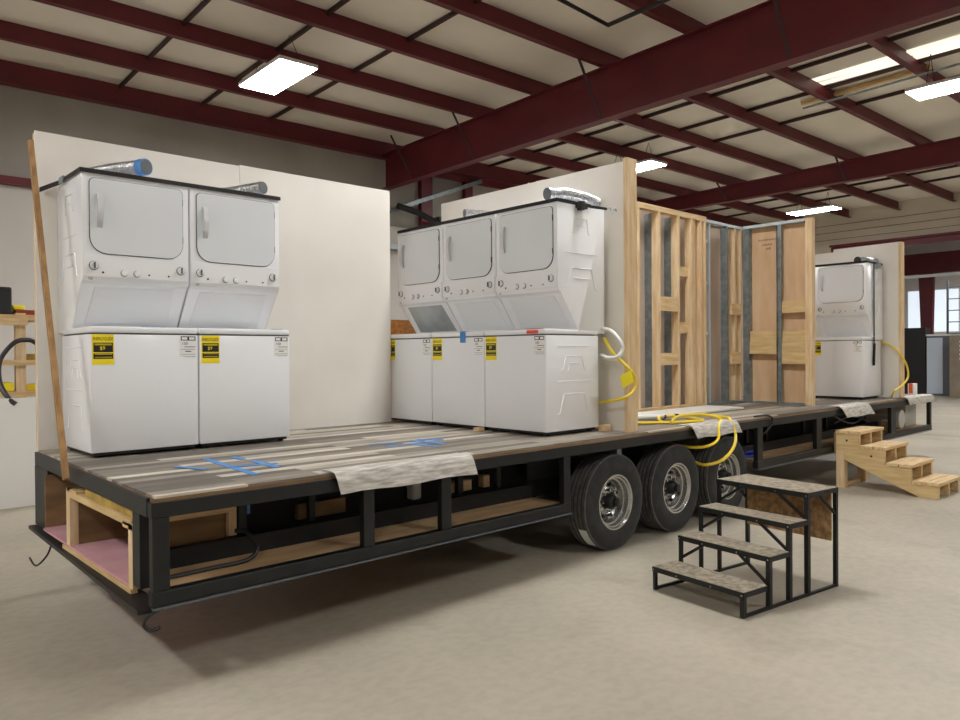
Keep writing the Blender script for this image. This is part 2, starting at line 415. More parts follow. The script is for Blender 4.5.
o = struct(obj('window_1', MB().box(11.85, 12.06, -3.2, 2.75, ZP(1)+0.24, ZP(1)+0.268).box(12.12, 12.30, -3.2, 2.75, ZP(1)+0.24, ZP(1)+0.268), insul_glow_m, rot=AB))  # glowing strips stand for insulation lit by the lamps
mb = MB().bar((12.75, 0.9, ZP(0)+0.2), (12.8, 3.1, ZP(2.5)+0.2), 0.10, 0.06)
obj('strip_edge', mb, pine_y, o, local=True)
mb = MB().tube([(12.1, 2.75, H+5.0), (11.95, 0.2, H+5.02), (11.8, -3, H+5.05)], 0.02, smooth=False)
o = obj('ceiling_conduit', mb, galv, rot=AB); tag(o, 'thin pale conduit under the purlins beside the lit insulation strip', 'conduit')
mb = MB().tube([(5.0, 2.72, H+5.02), (6.75, 2.83, H+5.0), (6.75, -3, H+5.05)], 0.03, smooth=False)
o = obj('ceiling_conduit', mb, cable_black, rot=AB); tag(o, 'black conduit with a corner elbow at the top of the picture', 'conduit')

light(29.3, 4.6, 'glowing ceiling light in the next bay, glimpsed at the far right edge')
light(29.3, 0.3, 'flat ceiling light added out of the picture to brighten the next bay')  # unseen lamp added to brighten the next bay
# ------------------------------------------------------------ the next bay, seen at the far right
o = obj('bay_rafter', MB().box(29.0, 29.2, YN+0.01, YW-0.01, 4.35, 5.1), red_steel, rot=AB); tag(o, 'dark red rafter inside the next bay, beyond the opening at right', 'beam')
mb = MB().prism([(6.13, 0), (6.36, 0), (6.52, 4.4), (6.02, 4.4)], 'x', 28.95, 29.15)
o = obj('steel_column', mb, red_steel, rot=AB); tag(o, 'dark red tapered column inside the next bay at the far right', 'post')
for i, (y0, y1) in enumerate([(7.1, 7.7), (6.25, 6.7), (5.8, 6.15), (5.25, 5.7)]):
    struct(obj('window_%d' % (i+2), MB().box(XF-0.03, XF-0.005, y0+0.9, y1+0.9, 2.35, 4.1), win_m, rot=AB))
mb = MB().box(28.0, 28.6, 5.0, 5.75, 0, 2.36, 0.01)
t = tag(obj('black_cabinet', mb, black_plastic), 'tall black cabinet standing beyond the trailer at far right', 'cabinet')
t = thing('storage_cabinet', 'tall pale blue-white cabinet beyond the trailer at far right', 'cabinet', (28.2, 4.6, 0))
obj('body', MB().box(28.0, 28.6, 4.2, 4.96, 0, 2.06, 0.008), grey_dark, t)
obj('door', MB().box(27.97, 27.995, 4.46, 4.95, 0.06, 2.0, 0.005), blue_white, t)
obj('top', MB().box(27.95, 28.6, 4.2, 4.97, 2.06, 2.12), label_white, t)
t = thing('board_stack', 'brown-grey upright boards with white slats at the right edge', 'boards', (27.2, 3.5, 0))
obj('board', MB().box(27.0, 27.4, 3.2, 4.0, 0, 2.05, 0.01), beige, t)
mb = MB()
for k in range(5): mb.box(26.97, 27.0, 3.25, 3.7, 1.25+0.14*k, 1.32+0.14*k)
obj('slat', mb, label_white, t)
t = thing('orange_bin', 'small orange and white box on the far end of the trailer', 'box', (10.82, 0.17, H))
t2 = thing('step_ladder', 'dark metal ladder standing in the next bay at far right', 'ladder', (30.0, 4.6, 0))
for y in (4.3, 4.9): obj('rail', MB().bar((30.2, y, 0), (29.9, y-0.08, 4.1), 0.06), grey_dark, t2)
for k in range(9): obj('rung', MB().bar((30.2-0.03*k, 4.3-0.01*k, 0.5+0.42*k), (30.2-0.03*k, 4.9-0.01*k, 0.5+0.42*k), 0.035), grey_dark, t2)
obj('bin_body', MB().box(10.74, 10.90, 0.13, 0.21, H, H+0.17, 0.006), label_white, t)
obj('bin_band', MB().box(10.735, 10.905, 0.145, 0.195, H+0.03, H+0.172, 0.004), orange, t)
o = obj('bay_pipe', MB().tube([(26.5, 7.5, H+3.15), (26.5, -3, H+3.1)], 0.05, smooth=False), housing_m, rot=AB); tag(o, 'pale horizontal pipe across the opening into the next bay', 'pipe')

# ------------------------------------------------------------ the trailer
TR = thing('flatbed_trailer', 'long black steel trailer with grey plank vinyl deck and three wheels in view', 'trailer', (5.5, 1.2, 0))
W, L_ = 2.37, 11.1
deck = obj('vinyl_floor', MB().prism([(0.02, 0.015), (L_-0.01, 0.015), (L_-0.01, W-0.02), (0.06, W-0.02)], 'z', H-0.012, H), vinyl, TR)
obj('plywood_deck', MB().prism([(0.012, 0.008), (L_-0.005, 0.008), (L_-0.005, W-0.01), (0.055, W-0.01)], 'z', H-0.035, H-0.012), ply_dark, TR)
obj('deck_edge', MB().box(0.0, L_, 0.0, 0.06, H-0.100, H-0.028, 0.004), steel_black, TR)
obj('deck_edge', MB().prism([(-0.002, 0.061), (0.06, 0.061), (0.107, W), (0.044, W)], 'z', H-0.10, H-0.0125), steel_black, TR)
obj('deck_edge', MB().box(L_-0.06, L_+0.002, 0.061, W, H-0.10, H-0.003, 0.004), steel_black, TR)
obj('deck_edge', MB().box(0.11, L_-0.061, W-0.05, W, H-0.10, H-0.02, 0.004), steel_black, TR)
for x0, x1 in ((0.003, 0.082), (1.152, 1.225), (1.722, 1.80), (2.862, 2.936), (5.765, 5.87), (7.13, 7.26), (9.44, 9.62), (11.02, 11.10)):
    obj('frame_post', MB().box(x0, x1, 0.003, 0.05, H-0.437, H-0.101, 0.004), steel_black, TR)
for x0, x1 in ((0.61, 0.66), (1.05, 1.09), (2.22, 2.27), (2.60, 2.64), (6.35, 6.39), (6.80, 6.84), (7.75, 7.79), (8.4, 8.44)):
    obj('inner_post', MB().box(x0, x1, 0.42, 0.46, H-0.34, H-0.10, 0.004), steel_black, TR)
for x0, x1 in ((0.0, 2.936), (5.765, L_)):
    obj('bottom_rail', MB().box(x0, x1, 0.0, 0.06, H-0.508, H-0.438, 0.005), steel_black, TR)
    obj('rail_lip', MB().box(x0, x1, -0.012, 0.05, H-0.517, H-0.509), grey_dark, TR)
    obj('main_beam', MB().box(x0+0.08, x1-0.02, 0.365, 0.41, H-0.452, H-0.345, 0.004), steel_black, TR)
    obj('shelf_board', MB().box(x0+0.09, x1-0.02, 0.062, 0.40, H-0.462, H-0.445), shelf_ply, TR)
obj('main_beam', MB().box(2.92, 5.78, 0.42, 0.47, H-0.33, H-0.11), steel_black, TR)
obj('underbelly', MB().box(0.95, L_-1.4, 2.15, 2.18, H-0.50, H-0.11).box(0.95, 2.93, 0.42, 2.15, H-0.50, H-0.48).box(5.78, L_-1.4, 0.42, 2.15, H-0.50, H-0.48).box(0.95, L_-1.4, 0.1, 2.15, H-0.125, H-0.11)
    .box(L_-1.4, L_-1.38, 0.42, 2.15, H-0.5, H-0.11).box(2.93, 5.78, 0.55, 0.57, H-0.50, H-0.11), black_board, TR)
for xa, xb in ((0.61, 2.93), (5.79, L_-1.4)): obj('dark_backing', MB().box(xa, xb, 0.55, 0.56, H-0.46, H-0.11), black_board, TR)  # black sheets added to keep the inside of the frame dark
obj('back_rail', MB().box(0.11, L_, W-0.06, W, H-0.508, H-0.438), steel_black, TR)
# left end
obj('end_post', MB().box(0.040, 0.10, 2.02, W-0.01, H-0.506, H-0.101, 0.004), steel_black, TR)
obj('end_post', MB().box(0.002, 0.05, 0.17, 0.27, H-0.46, H-0.10, 0.004), steel_black, TR)
obj('end_rail', MB().prism([(-0.06, 0.02), (0.06, 0.02), (0.10, W-0.03), (-0.005, W-0.03)], 'z', H-0.53, H-0.509), steel_black, TR)
obj('end_sill', MB().box(-0.002, 0.03, 0.29, 1.5, H-0.507, H-0.485), pine_y, TR)
obj('end_block', MB().box(0.05, 0.3, 2.16, 2.215, H-0.44, H-0.40), pine_h, TR)
obj('foam_floor', MB().box(0.006, 0.93, 0.30, 1.99, H-0.484, H-0.47), pink_foam, TR)
obj('compartment_panel', MB().box(0.02, 0.93, 1.99, 2.005, H-0.484, H-0.13), ply_dark, TR)
obj('compartment_panel', MB().box(0.05, 0.93, 1.36, 1.375, H-0.469, H-0.13), ply_dark, TR)
obj('compartment_panel', MB().box(0.93, 0.945, 0.57, 2.14, H-0.484, H-0.13), ply_dark, TR)
obj('end_stud', MB().box(0.004, 0.05, 1.355, 1.43, H-0.47, H-0.135), pine, TR)
obj('end_stud', MB().box(0.004, 0.05, 0.275, 0.335, H-0.484, H-0.17), pine, TR)
obj('end_header', MB().box(0.004, 0.05, 0.29, 1.35, H-0.185, H-0.15), pine_y, TR)
obj('insulation_strip', MB().box(0.02, 0.3, 0.29, 1.10, H-0.148, H-0.105), yellow_foam, TR)
obj('end_bracket', MB().box(0.004, 0.09, 0.27, 0.42, H-0.20, H-0.172), pine_y, TR)
obj('end_bracket', MB().box(0.004, 0.09, 1.22, 1.42, H-0.15, H-0.135), pine_y, TR)
obj('side_header', MB().box(0.1, 0.60, 0.425, 0.46, H-0.215, H-0.165), pine_h, TR)
obj('side_stud', MB().box(0.555, 0.60, 0.425, 0.46, H-0.345, H-0.216), pine, TR)
obj('side_panel', MB().box(0.1, 0.554, 0.465, 0.475, H-0.47, H-0.216), ply_dark, TR)
obj('wood_block', MB().box(1.02, 1.35, 0.5, 0.54, H-0.34, H-0.25), ply_dark, TR)
obj('wood_block', MB().box(2.20, 2.40, 0.48, 0.54, H-0.335, H-0.26), pine_h, TR)
obj('wood_block', MB().box(2.52, 2.58, 0.48, 0.54, H-0.335, H-0.25), pine_h, TR)
obj('blue_patch', MB().box(0.64, 0.70, 0.468, 0.478, H-0.25, H-0.13), blue_tape, TR)
obj('junction_box', MB().box(1.86, 1.94, 0.47, 0.55, H-0.34, H-0.15, 0.02), wrap_m, TR)
# vinyl hanging over the deck edge
def flap(x0, x1, drop, out, skew):
    rows = []
    prof = [(0.12, 0.004), (0.05, 0.006), (0.0, 0.006), (-0.02, 0.0), (-0.03-out*0.3, -0.03), (-0.03-out*0.6, -drop*0.6), (-0.03-out, -drop)]
    for k in range(9):
        x = x0 + (x1-x0)*k/8
        rows.append([(x + skew*max(0, -dz/drop), dy, H+dz + (0.006*math.sin(k*1.3) if dz < -0.02 else 0)) for dy, dz in prof])
    o = obj('vinyl_flap', MB().sheet(rows, 0.004), flap_m, deck, smooth=True)
    return o
flap(0.95, 1.95, 0.11, 0.02, 0.02); flap(4.52, 5.30, 0.105, 0.02, 0.05); flap(7.70, 8.56, 0.13, 0.03, 0.12); flap(9.95, 11.06, 0.10, 0.0, 0.1)
# wheels
def wheel(x):
    wt = bpy.data.objects.new('wheel', None); COL.objects.link(wt); wt.parent = TR; wt.empty_display_size = 0.1
    wt.location = Vector((x, 0.165, 0.376)) - Vector(TR.location)
    R = 0.375
    prof = [(0.205, -0.095), (0.225, -0.105), (0.26, -0.115), (0.31, -0.118), (0.345, -0.108), (0.362, -0.095), (R-0.004, -0.088)]
    prof += [(R-0.004, 0.088), (0.345, 0.108), (0.29, 0.118), (0.225, 0.105), (0.205, 0.095)]
    obj('tire', MB().lathe(prof, 'y', 64, closed=True), rubber, wt, smooth=True, local=True)
    mb = MB()
    for a, b in ((-0.094, -0.062), (-0.052, -0.024), (-0.014, 0.014), (0.024, 0.052), (0.062, 0.094)):
        mb.lathe([(R-0.01, a), (R, a+0.003), (R, b-0.003), (R-0.01, b)], 'y', 64, closed=True)
    obj('tread_rib', mb, tread_m, wt, smooth=True, local=True)
    rim = obj('rim', MB().lathe([(0.204, 0.09), (0.204, -0.09), (0.215, -0.1), (0.217, -0.106), (0.206, -0.106), (0.198, -0.088), (0.188, -0.085), (0.184, -0.05), (0.172, -0.045), (0.168, 0.005), (0.155, 0.018), (0.125, 0.0), (0.105, -0.018), (0.07, -0.022), (0.06, -0.02)], 'y', 48), rim_m, wt, smooth=True, local=True)
    mb = MB()
    for k in range(8):
        a = 2*PI*(k+0.5)/8
        mb.lathe([(0.013, -0.030), (0.013, 0.02)], 'y', 10, (0.132*math.cos(a), 0.006, 0.132*math.sin(a)))
    obj('hand_hole', mb, black_plastic, rim, local=True)
    mb = MB()
    for k in range(8):
        a = 2*PI*k/8
        mb.lathe([(0.012, -0.02), (0.012, -0.05), (0.006, -0.052)], 'y', 6, (0.086*math.cos(a), 0, 0.086*math.sin(a)))
    obj('lug_nut', mb, chrome, rim, local=True)
    obj('hub_cap', MB().lathe([(0.062, -0.02), (0.062, -0.05), (0.05, -0.085), (0.036, -0.095), (0.034, -0.12), (0.02, -0.125)], 'y', 24), black_plastic, rim, smooth=True, local=True)
    return wt
ws = [wheel(x) for x in (3.55, 4.42, 5.30)]
mb = MB()
rows = [[(0.3765*math.cos(a), y, 0.3765*math.sin(a)) for y in (-0.075, -0.04, 0.0)] for a in [math.radians(208 + 4*k) for k in range(8)]]
obj('tire_sticker', mb.sheet(rows, 0.001), label_white, ws[0], local=True)
for x in (3.53, 4.415, 5.30): obj('axle', MB().tube([(x, 0.29, 0.376), (x, 2.2, 0.376)], 0.05, 12, smooth=False), steel_black, TR)
obj('suspension_hanger', MB().box(3.62, 3.68, 0.1, 0.3, H-0.19, H-0.10), galv, TR)
for x in (3.53, 4.415, 5.30):
    mb = MB().lathe([(0.2, -0.1), (0.22, -0.115), (0.375, -0.09), (0.375, 0.09), (0.22, 0.115), (0.2, 0.1)], 'y', 40, (x, 2.26, 0.376))
    obj('far_wheel', mb, rubber, TR, smooth=True)
obj('landing_jack', MB().tube([(9.95, 0.45, H-0.45), (9.95, 0.45, 0.03)], 0.045, 10, smooth=False).box(9.83, 10.07, 0.33, 0.57, 0, 0.03), steel_black, TR)
obj('landing_jack', MB().tube([(10.22, 0.5, H-0.45), (10.22, 0.5, 0.03)], 0.035, 10, smooth=False).box(10.1, 10.34, 0.4, 0.6, 0, 0.03), galv, TR)
obj('end_roll', MB().tube([(10.12, 0.09, H-0.30), (10.12, 0.9, H-0.30)], 0.13, 20, smooth=False), wrap_m, TR)
obj('wood_block', MB().box(9.65, 9.82, 0.07, 0.2, H-0.436, H-0.30), pine_h, TR)
obj('end_carton', MB().box(10.45, 10.9, 0.15, 0.4, H-0.436, H-0.13), wrap_m, TR)
# cables and hoses under the frame
mb = MB().tube([(0.06, 0.02, H-0.52), (-0.02, 0.0, H-0.535), (-0.035, 0.01, H-0.575), (-0.01, 0.0, H-0.605), (0.03, -0.01, H-0.595)], 0.008)
obj('hanging_cable', mb, cable_black, TR, smooth=True)
mb = MB().tube([(0.0, 1.75, H-0.52), (-0.02, 1.78, H-0.60), (-0.06, 1.88, H-0.68), (-0.08, 1.96, H-0.64)], 0.006)
obj('hanging_cable', mb, cable_black, TR, smooth=True)
mb = MB().tube([(0.1, 0.2, H-0.44), (0.35, 0.2, H-0.435), (0.55, 0.2, H-0.43), (0.62, 0.22, H-0.38), (0.60, 0.30, H-0.31), (0.55, 0.34, H-0.30)], 0.012)
obj('loose_hose', mb, cable_black, TR, smooth=True)
mb = MB().tube([(5.75, 0.03, H+0.008), (5.95, 0.0, H+0.01), (6.03, -0.02, H-0.03), (6.0, 0.0, H-0.12), (5.9, 0.05, H-0.2)], 0.01)
obj('loose_cable', mb, cable_black, TR, smooth=True)
mb = MB().tube([(5.95, 0.25, H-0.44), (6.1, 0.2, H-0.42), (6.2, 0.3, H-0.43), (6.05, 0.3, H-0.40), (6.15, 0.22, H-0.39)], 0.016)
obj('blue_cord', mb, mat('blue_cord', s(50, 70, 170), rough=0.5), TR, smooth=True)
mb = MB().tube([(8.2, 0.3, H-0.12), (8.8, 0.25, H-0.28), (9.5, 0.3, H-0.16)], 0.012).tube([(8.3, 0.28, H-0.25), (8.9, 0.3, H-0.2), (9.4, 0.25, H-0.3)], 0.01)
obj('loose_cable', mb, grey_dark, TR, smooth=True)

# ------------------------------------------------------------ partitions and stud walls on the deck
t = thing('partition_wall', 'long white drywall partition standing behind the pair of machines', 'wall panel', (1.5, 2.4, H), 0, 'white partitions')
obj('drywall_sheet', MB().box(0.055, 1.530, 2.322, 2.335, H, H+2.195), drywall, t)
obj('drywall_sheet', MB().box(1.533, 3.04, 2.322, 2.335, H, H+2.205), drywall, t)
obj('end_stud', MB().box(0.06, 0.10, 2.335, 2.40, H, H+2.19), pine, t)
obj('end_stud', MB().box(3.0, 3.038, 2.335, 2.40, H, H+2.19), pine, t)
t = thing('partition_wall', 'white drywall partition with pine end post behind the three machines', 'wall panel', (3.9, 1.2, H), 0, 'white partitions')
obj('drywall_sheet', MB().box(3.835, 3.85, 0.13, 2.50, H, H+2.215), drywall, t)
obj('end_post', MB().box(3.77, 3.905, 0.10, 0.135, H, H+2.222), pine, t)
obj('back_stud', MB().box(3.85, 3.9, 0.135, 0.22, H, H+2.2).box(3.85, 3.9, 2.4, 2.49, H, H+2.2), pine, t)
t = thing('partition_wall', 'white drywall partition with stepped top behind the single far machine', 'wall panel', (10.0, 0.6, H), 0, 'white partitions')
obj('drywall_sheet', MB().prism([(0.085, H), (1.5, H), (1.5, H+2.075), (0.95, H+2.085), (0.95, H+2.125), (0.085, H+2.14)], 'x', 9.975, 9.99), drywall, t)
obj('end_stud', MB().box(9.975, 10.1, 0.05, 0.084, H, H+2.14), pine, t)

t = thing('stud_wall', 'open framed wall of pine and steel studs running along the deck', 'stud wall', (6.5, 1.2, H))
YF = 1.17
obj('bottom_plate', MB().box(3.95, 6.83, YF, YF+0.09, H, H+0.04), pine_h, t)
obj('top_plate', MB().box(3.95, 6.83, YF, YF+0.09, H+2.195, H+2.255), pine_h, t)
obj('bottom_track', MB().box(6.84, 7.78, YF, YF+0.09, H, H+0.03), galv, t)
obj('top_track', MB().box(6.84, 7.78, YF, YF+0.09, H+2.195, H+2.228), track_white, t)
for x in (4.2, 4.62, 5.03, 5.437, 5.826, 6.214, 6.50, 6.60, 6.69, 6.785, 7.50, 7.65):
    y0 = YF + (0.03 if x == 6.60 else 0)
    obj('pine_stud', MB().box(x, x+0.04, y0, YF+0.09, H+0.04, H+2.195), pine, t)
for x in (4.62, 5.437, 5.826, 6.214):
    obj('steel_stud', MB().box(x, x+0.04, YF+0.092, YF+0.182, H+0.005, H+2.19), galv, t)
for x in (6.915, 7.315):
    obj('steel_stud', MB().box(x, x+0.035 if x > 7 else x+0.012, YF+0.004, YF+0.09, H+0.03, H+2.19), galv if x > 7 else track_white, t)
for x0, x1, z0, z1 in ((5.868, 6.212, 0.504, 0.639), (5.868, 6.212, 1.109, 1.266), (6.256, 6.498, 1.521, 1.636), (6.256, 6.498, 0.867, 0.993), (7.37, 7.62, 1.108, 1.246), (7.37, 7.62, 0.495, 0.645)):
    y = YF + (0.045 if x0 > 6.25 and x0 < 7 else 0.0) - (0.03 if x0 > 7 else 0)
    obj('blocking', MB().box(x0, x1, y, y+0.04 if x0 < 7 else YF-0.002, H+z0, H+z1), pine_h, t)
obj('backing_sheet', MB().box(3.95, 6.84, YF+0.184, YF+0.196, H, H+2.26), ply_pink, t)
obj('backing_sheet', MB().box(6.93, 7.8, YF+0.184, YF+0.196, H, H+2.2), ply_pink, t)
for z in (0.35, 0.85, 1.45, 1.95): obj('clip', MB().box(6.83, 6.86, YF+0.0, YF+0.03, H+z, H+z+0.04), track_white, t)
t = thing('stud_wall', 'short steel framed wall backed with plywood and ending in a pine post', 'stud wall', (7.75, 0.7, H))
XW = 7.70
obj('bottom_track', MB().box(XW, XW+0.09, 0.376, 1.165, H, H+0.025), galv, t)
obj('top_track', MB().box(XW, XW+0.09, 0.376, 1.165, H+2.20, H+2.235), track_white, t)
obj('steel_stud', MB().box(XW, XW+0.09, 1.085, 1.165, H+0.025, H+2.2), galv, t)
obj('steel_stud', MB().box(XW, XW+0.012, 0.665, 0.725, H+0.025, H+2.2).box(XW, XW+0.09, 0.713, 0.725, H+0.025, H+2.2), galv, t)
obj('end_post', MB().box(XW, XW+0.09, 0.295, 0.375, H, H+2.235), pine, t)
bs = obj('backing_sheet', MB().box(XW+0.092, XW+0.104, 0.30, 1.165, H, H+2.2), ply, t)
for y0, y1, z0, z1, dx in ((0.735, 1.08, 0.770, 0.905, 0.02), (0.735, 1.09, 0.618, 0.768, 0.015), (0.378, 0.66, 1.116, 1.254, 0.0), (0.378, 0.66, 0.756, 0.905, 0.02), (0.378, 0.675, 0.495, 0.754, 0.01)):
    obj('blocking', MB().box(XW+dx, XW+dx+0.04, y0, y1, H+z0, H+z1), pine_y, t)
mb = MB()
random.seed(3)
for r, (z, n) in enumerate(((2.03, 7), (1.97, 4), (1.92, 2))):
    for k in range(n):
        y = 1.0 - r*0.05 - k*0.035
        mb.tube([(XW+0.0915, y, H+z), (XW+0.0915, y-0.008, H+z+0.03), (XW+0.0915, y-0.018, H+z+0.004), (XW+0.0915, y-0.026, H+z+0.022)], 0.0025, 4, smooth=False)
obj('pen_scribble', mb, ink, bs)

# ------------------------------------------------------------ laundry centres
WU = 0.685
def ribs(x, y0, y1, z0, z1, wide):
    mb = MB()
    r = 0.005
    def arch(ya, yb, za, zb, k=0.12):
        d = (yb-ya)*k
        mb.tube([(x, ya-d*0.8, za), (x, ya, za+0.008), (x, ya+d, zb-0.012), (x, ya+d*1.4, zb), (x, yb-d*1.4, zb), (x, yb-d, zb-0.012), (x, yb, za+0.008), (x, yb+d*0.8, za)], r, 6, smooth=False)
    return mb, arch
def laundry():
    t = thing('laundry_center', '', 'washer dryer', (0, 0, 0))
    cab = MB().box(0, WU, 0, 0.645, 0.03, 0.783, 0.008)
    c = obj('washer_cabinet', cab, white, t, local=True, smooth=True)
    for x in (0.0, WU):
        mb, arch = ribs(0.001 if x == 0 else x-0.001, 0, 0.645, 0, 0, 0)
        for z in (0.70, 0.42): mb.tube([(x, 0.14, z), (x, 0.52, z)], 0.004, 6, smooth=False)
        arch(0.20, 0.46, 0.50, 0.62); arch(0.26, 0.40, 0.50, 0.565, 0.1)
        arch(0.16, 0.50, 0.16, 0.32)
        obj('side_rib', mb, white, c, local=True, smooth=True)
    obj('kick_shadow', MB().box(0.02, WU-0.02, 0.02, 0.62, 0.012, 0.03), black_plastic, t, local=True)  # black slab painted in for the shadow under the washer
    for fx in (0.05, WU-0.05):
        for fy in (0.06, 0.58):
            obj('foot', MB().lathe([(0.022, 0), (0.022, 0.008), (0.012, 0.012), (0.012, 0.03)], 'z', 12, (fx, fy, 0)), black_plastic, t, local=True)
    obj('lid_seam', MB().box(0.004, WU-0.004, 0.003, 0.60, 0.782, 0.79), seam, t, local=True)
    lid = obj('washer_lid', MB().box(0.0, WU, -0.004, 0.645, 0.789, 0.832, 0.012), white, t, local=True, smooth=True)
    mb = MB()
    for k in range(6): mb.box(0.22+k*0.035, 0.24+k*0.035, 0.05, 0.06, 0.8315, 0.8325)
    obj('lid_print', mb, seam, lid, local=True)
    prof = [(0.385, 0.80), (0.385, 0.84), (0.185, 1.115), (0.15, 1.13), (0.143, 1.155), (0.14, 1.835), (0.732, 1.835), (0.732, 0.80)]
    mb = MB().prism(prof, 'x', 0.001, WU-0.001)
    bmesh.ops.bevel(mb.bm, geom=[e for e in mb.bm.edges], offset=0.006, segments=2, profile=0.5, affect='EDGES')
    dc = obj('dryer_cabinet', mb, white, t, local=True, smooth=True)
    for x in (0.001, WU-0.001):
        mb, arch = ribs(x, 0, 0, 0, 0, 0)
        arch(0.34, 0.52, 1.60, 1.72, 0.1); arch(0.26, 0.60, 1.16, 1.32)
        mb.tube([(x, 0.24, 1.44), (x, 0.62, 1.44)], 0.004, 6, smooth=False); mb.tube([(x, 0.34, 1.24), (x, 0.54, 1.24)], 0.004, 6, smooth=False)
        mb.tube([(x, 0.38, 1.66), (x, 0.48, 1.66)], 0.004, 6, smooth=False)
        obj('side_rib', mb, white, dc, local=True, smooth=True)
    # sloped underside panel
    n = Vector((0, -(1.115-0.84), -(0.385-0.185))).normalized()
    a = Vector((0, 0.372, 0.862)); b = Vector((0, 0.20, 1.098))
    mb = MB()
    P = [a+Vector((0.07, 0, 0)), a+Vector((WU-0.07, 0, 0)), b+Vector((WU-0.09, 0, 0)), b+Vector((0.09, 0, 0))]
    A = [mb.bm.verts.new(p + n*0.006) for p in P]; B = [mb.bm.verts.new(p - n*0.01) for p in P]
    mb.bm.faces.new(A); mb.bm.faces.new(B[::-1])
    for i in range(4): mb.bm.faces.new((A[i], B[i], B[(i+1) % 4], A[(i+1) % 4]))
    obj('slope_panel', mb, slope_grey, t, local=True)
    mb = MB().prism(rounded(0.008, WU-0.008, 1.158, 1.300, 0.02, 0.008), 'y', 0.132, 0.145)
    cp = obj('control_panel', mb, panel_white, t, local=True)
    for kx, kz, kr in ((0.065, 1.228, 0.025), (0.25, 1.190, 0.020), (0.33, 1.190, 0.020), (0.622, 1.230, 0.025)):
        k = obj('knob', MB().lathe([(kr, 0.132), (kr, 0.120), (kr*0.8, 0.112)], 'y', 20, (kx, 0, kz)), panel_white, cp, local=True, smooth=True)
        if kr > 0.022: obj('knob_grip', MB().box(kx-0.005, kx+0.005, 0.103, 0.113, kz-kr*0.8, kz+kr*0.8), grey_dark, cp, local=True)
    mb = MB()
    for kx, kz, kr in ((0.065, 1.228, 0.029), (0.25, 1.190, 0.0225), (0.33, 1.190, 0.0225), (0.622, 1.230, 0.029)):
        obj('knob_ring', MB().lathe([(kr, 0.1325), (kr, 0.1285)], 'y', 20, (kx, 0, kz-0.001)), seam, cp, local=True)
    for kx, kr in ((0.12, 0.007), (0.41, 0.006), (0.54, 0.006)):
        obj('indicator', MB().lathe([(kr, 0.1325), (kr, 0.129)], 'y', 10, (kx, 0, 1.186)), black_plastic, cp, local=True)
    text('logo', 'GE', 0.022, seam, t, (0.035, 0.1405, 1.137))
    obj('door_seam', MB().prism(rounded(0.042, WU-0.042, 1.306, 1.796, 0.035, 0.105), 'y', 0.136, 0.15), seam, t, local=True)
    d = obj('dryer_door', MB().prism(rounded(0.046, WU-0.046, 1.310, 1.792, 0.033, 0.102), 'y', 0.131, 0.15), door_white, t, local=True)
    mb = MB(); pts = []
    for k in range(9):
        u = k/8; pts.append((0.131 - 0.032*math.sin(PI*u)**0.6, 1.475+0.225*u))
    inner = [(y+0.010 if 0 < i < 8 else y+0.004, z) for i, (y, z) in enumerate(pts)]
    mb.prism(pts + inner[::-1], 'x', 0.085, 0.120)
    obj('door_handle', mb, handle_m, d, local=True, smooth=True)
    for z in (1.42, 1.68): obj('hinge', MB().box(WU-0.047, WU-0.043, 0.1300, 0.14, z, z+0.045), seam, d, local=True)
    e = obj('energy_label', MB().box(0.012, 0.142, -0.0015, 0.0005, 0.588, 0.780), label_yellow, t, local=True)
    obj('label_block', MB().box(0.020, 0.136, -0.0022, -0.0012, 0.625, 0.660).box(0.020, 0.136, -0.0022, -0.0012, 0.667, 0.728), label_black, e, local=True)
    text('label_heading', 'ENERGYGUIDE', 0.03, label_black, e, (0.018, -0.0018, 0.742), width=0.118)
    text('label_figure', '$9', 0.032, label_yellow, e, (0.058, -0.0028, 0.682))
    mb = MB()
    for z in (0.718, 0.712, 0.653, 0.634): mb.box(0.028, 0.128, -0.0028, -0.0018, z, z+0.003)
    obj('label_lines', mb, label_yellow, e, local=True)
    wl = obj('rating_label', MB().box(WU-0.125, WU-0.012, -0.0012, 0.0005, 0.632, 0.776), label_white, t, local=True)
    mb = MB()
    x0, x1 = WU-0.118, WU-0.018
    mb.box(x0, x1, -0.002, -0.001, 0.768, 0.773).box(x0, x1, -0.002, -0.001, 0.745, 0.750).box(x0, x0+0.006, -0.002, -0.001, 0.745, 0.773).box(x1-0.006, x1, -0.002, -0.001, 0.745, 0.773)
    mb.box((x0+x1)/2-0.006, (x0+x1)/2+0.006, -0.002, -0.001, 0.745, 0.773, rot=None)
    obj('label_box', mb, label_black, wl, local=True)
    text('label_figure', '150', 0.026, seam, wl, (x0+0.012, -0.0016, 0.716))
    mb = MB().box(x0+0.025, x1, -0.0018, -0.001, 0.700, 0.704).box(x0, x1, -0.0018, -0.001, 0.684, 0.686).box(x0+0.03, x1-0.03, -0.0018, -0.001, 0.668, 0.674).box(x0, x1, -0.0018, -0.001, 0.650, 0.652).box(x0+0.015, x1, -0.0018, -0.001, 0.636, 0.638)
    obj('label_lines', mb, seam, wl, local=True)
    return t
proto = laundry()
def put(o, x, y, rz, label, group):
    o.location = (x, y, H+0.003); o.rotation_euler = (0, 0, rz); o['label'] = label
    if group: o['group'] = group
GA, GB = 'pair of machines at left', 'row of three machines'
X1, Y1 = 0.185, 1.585
put(proto, X1, Y1, 0, 'white stacked washer and dryer, left one of the pair by the leaning wood strip', GA)
c = copy_tree(proto); put(c, X1+WU+0.010, Y1, 0, 'white stacked washer and dryer, right one of the pair at the left', GA)
X2, Y2, G = 3.057, 0.343, 0.0045
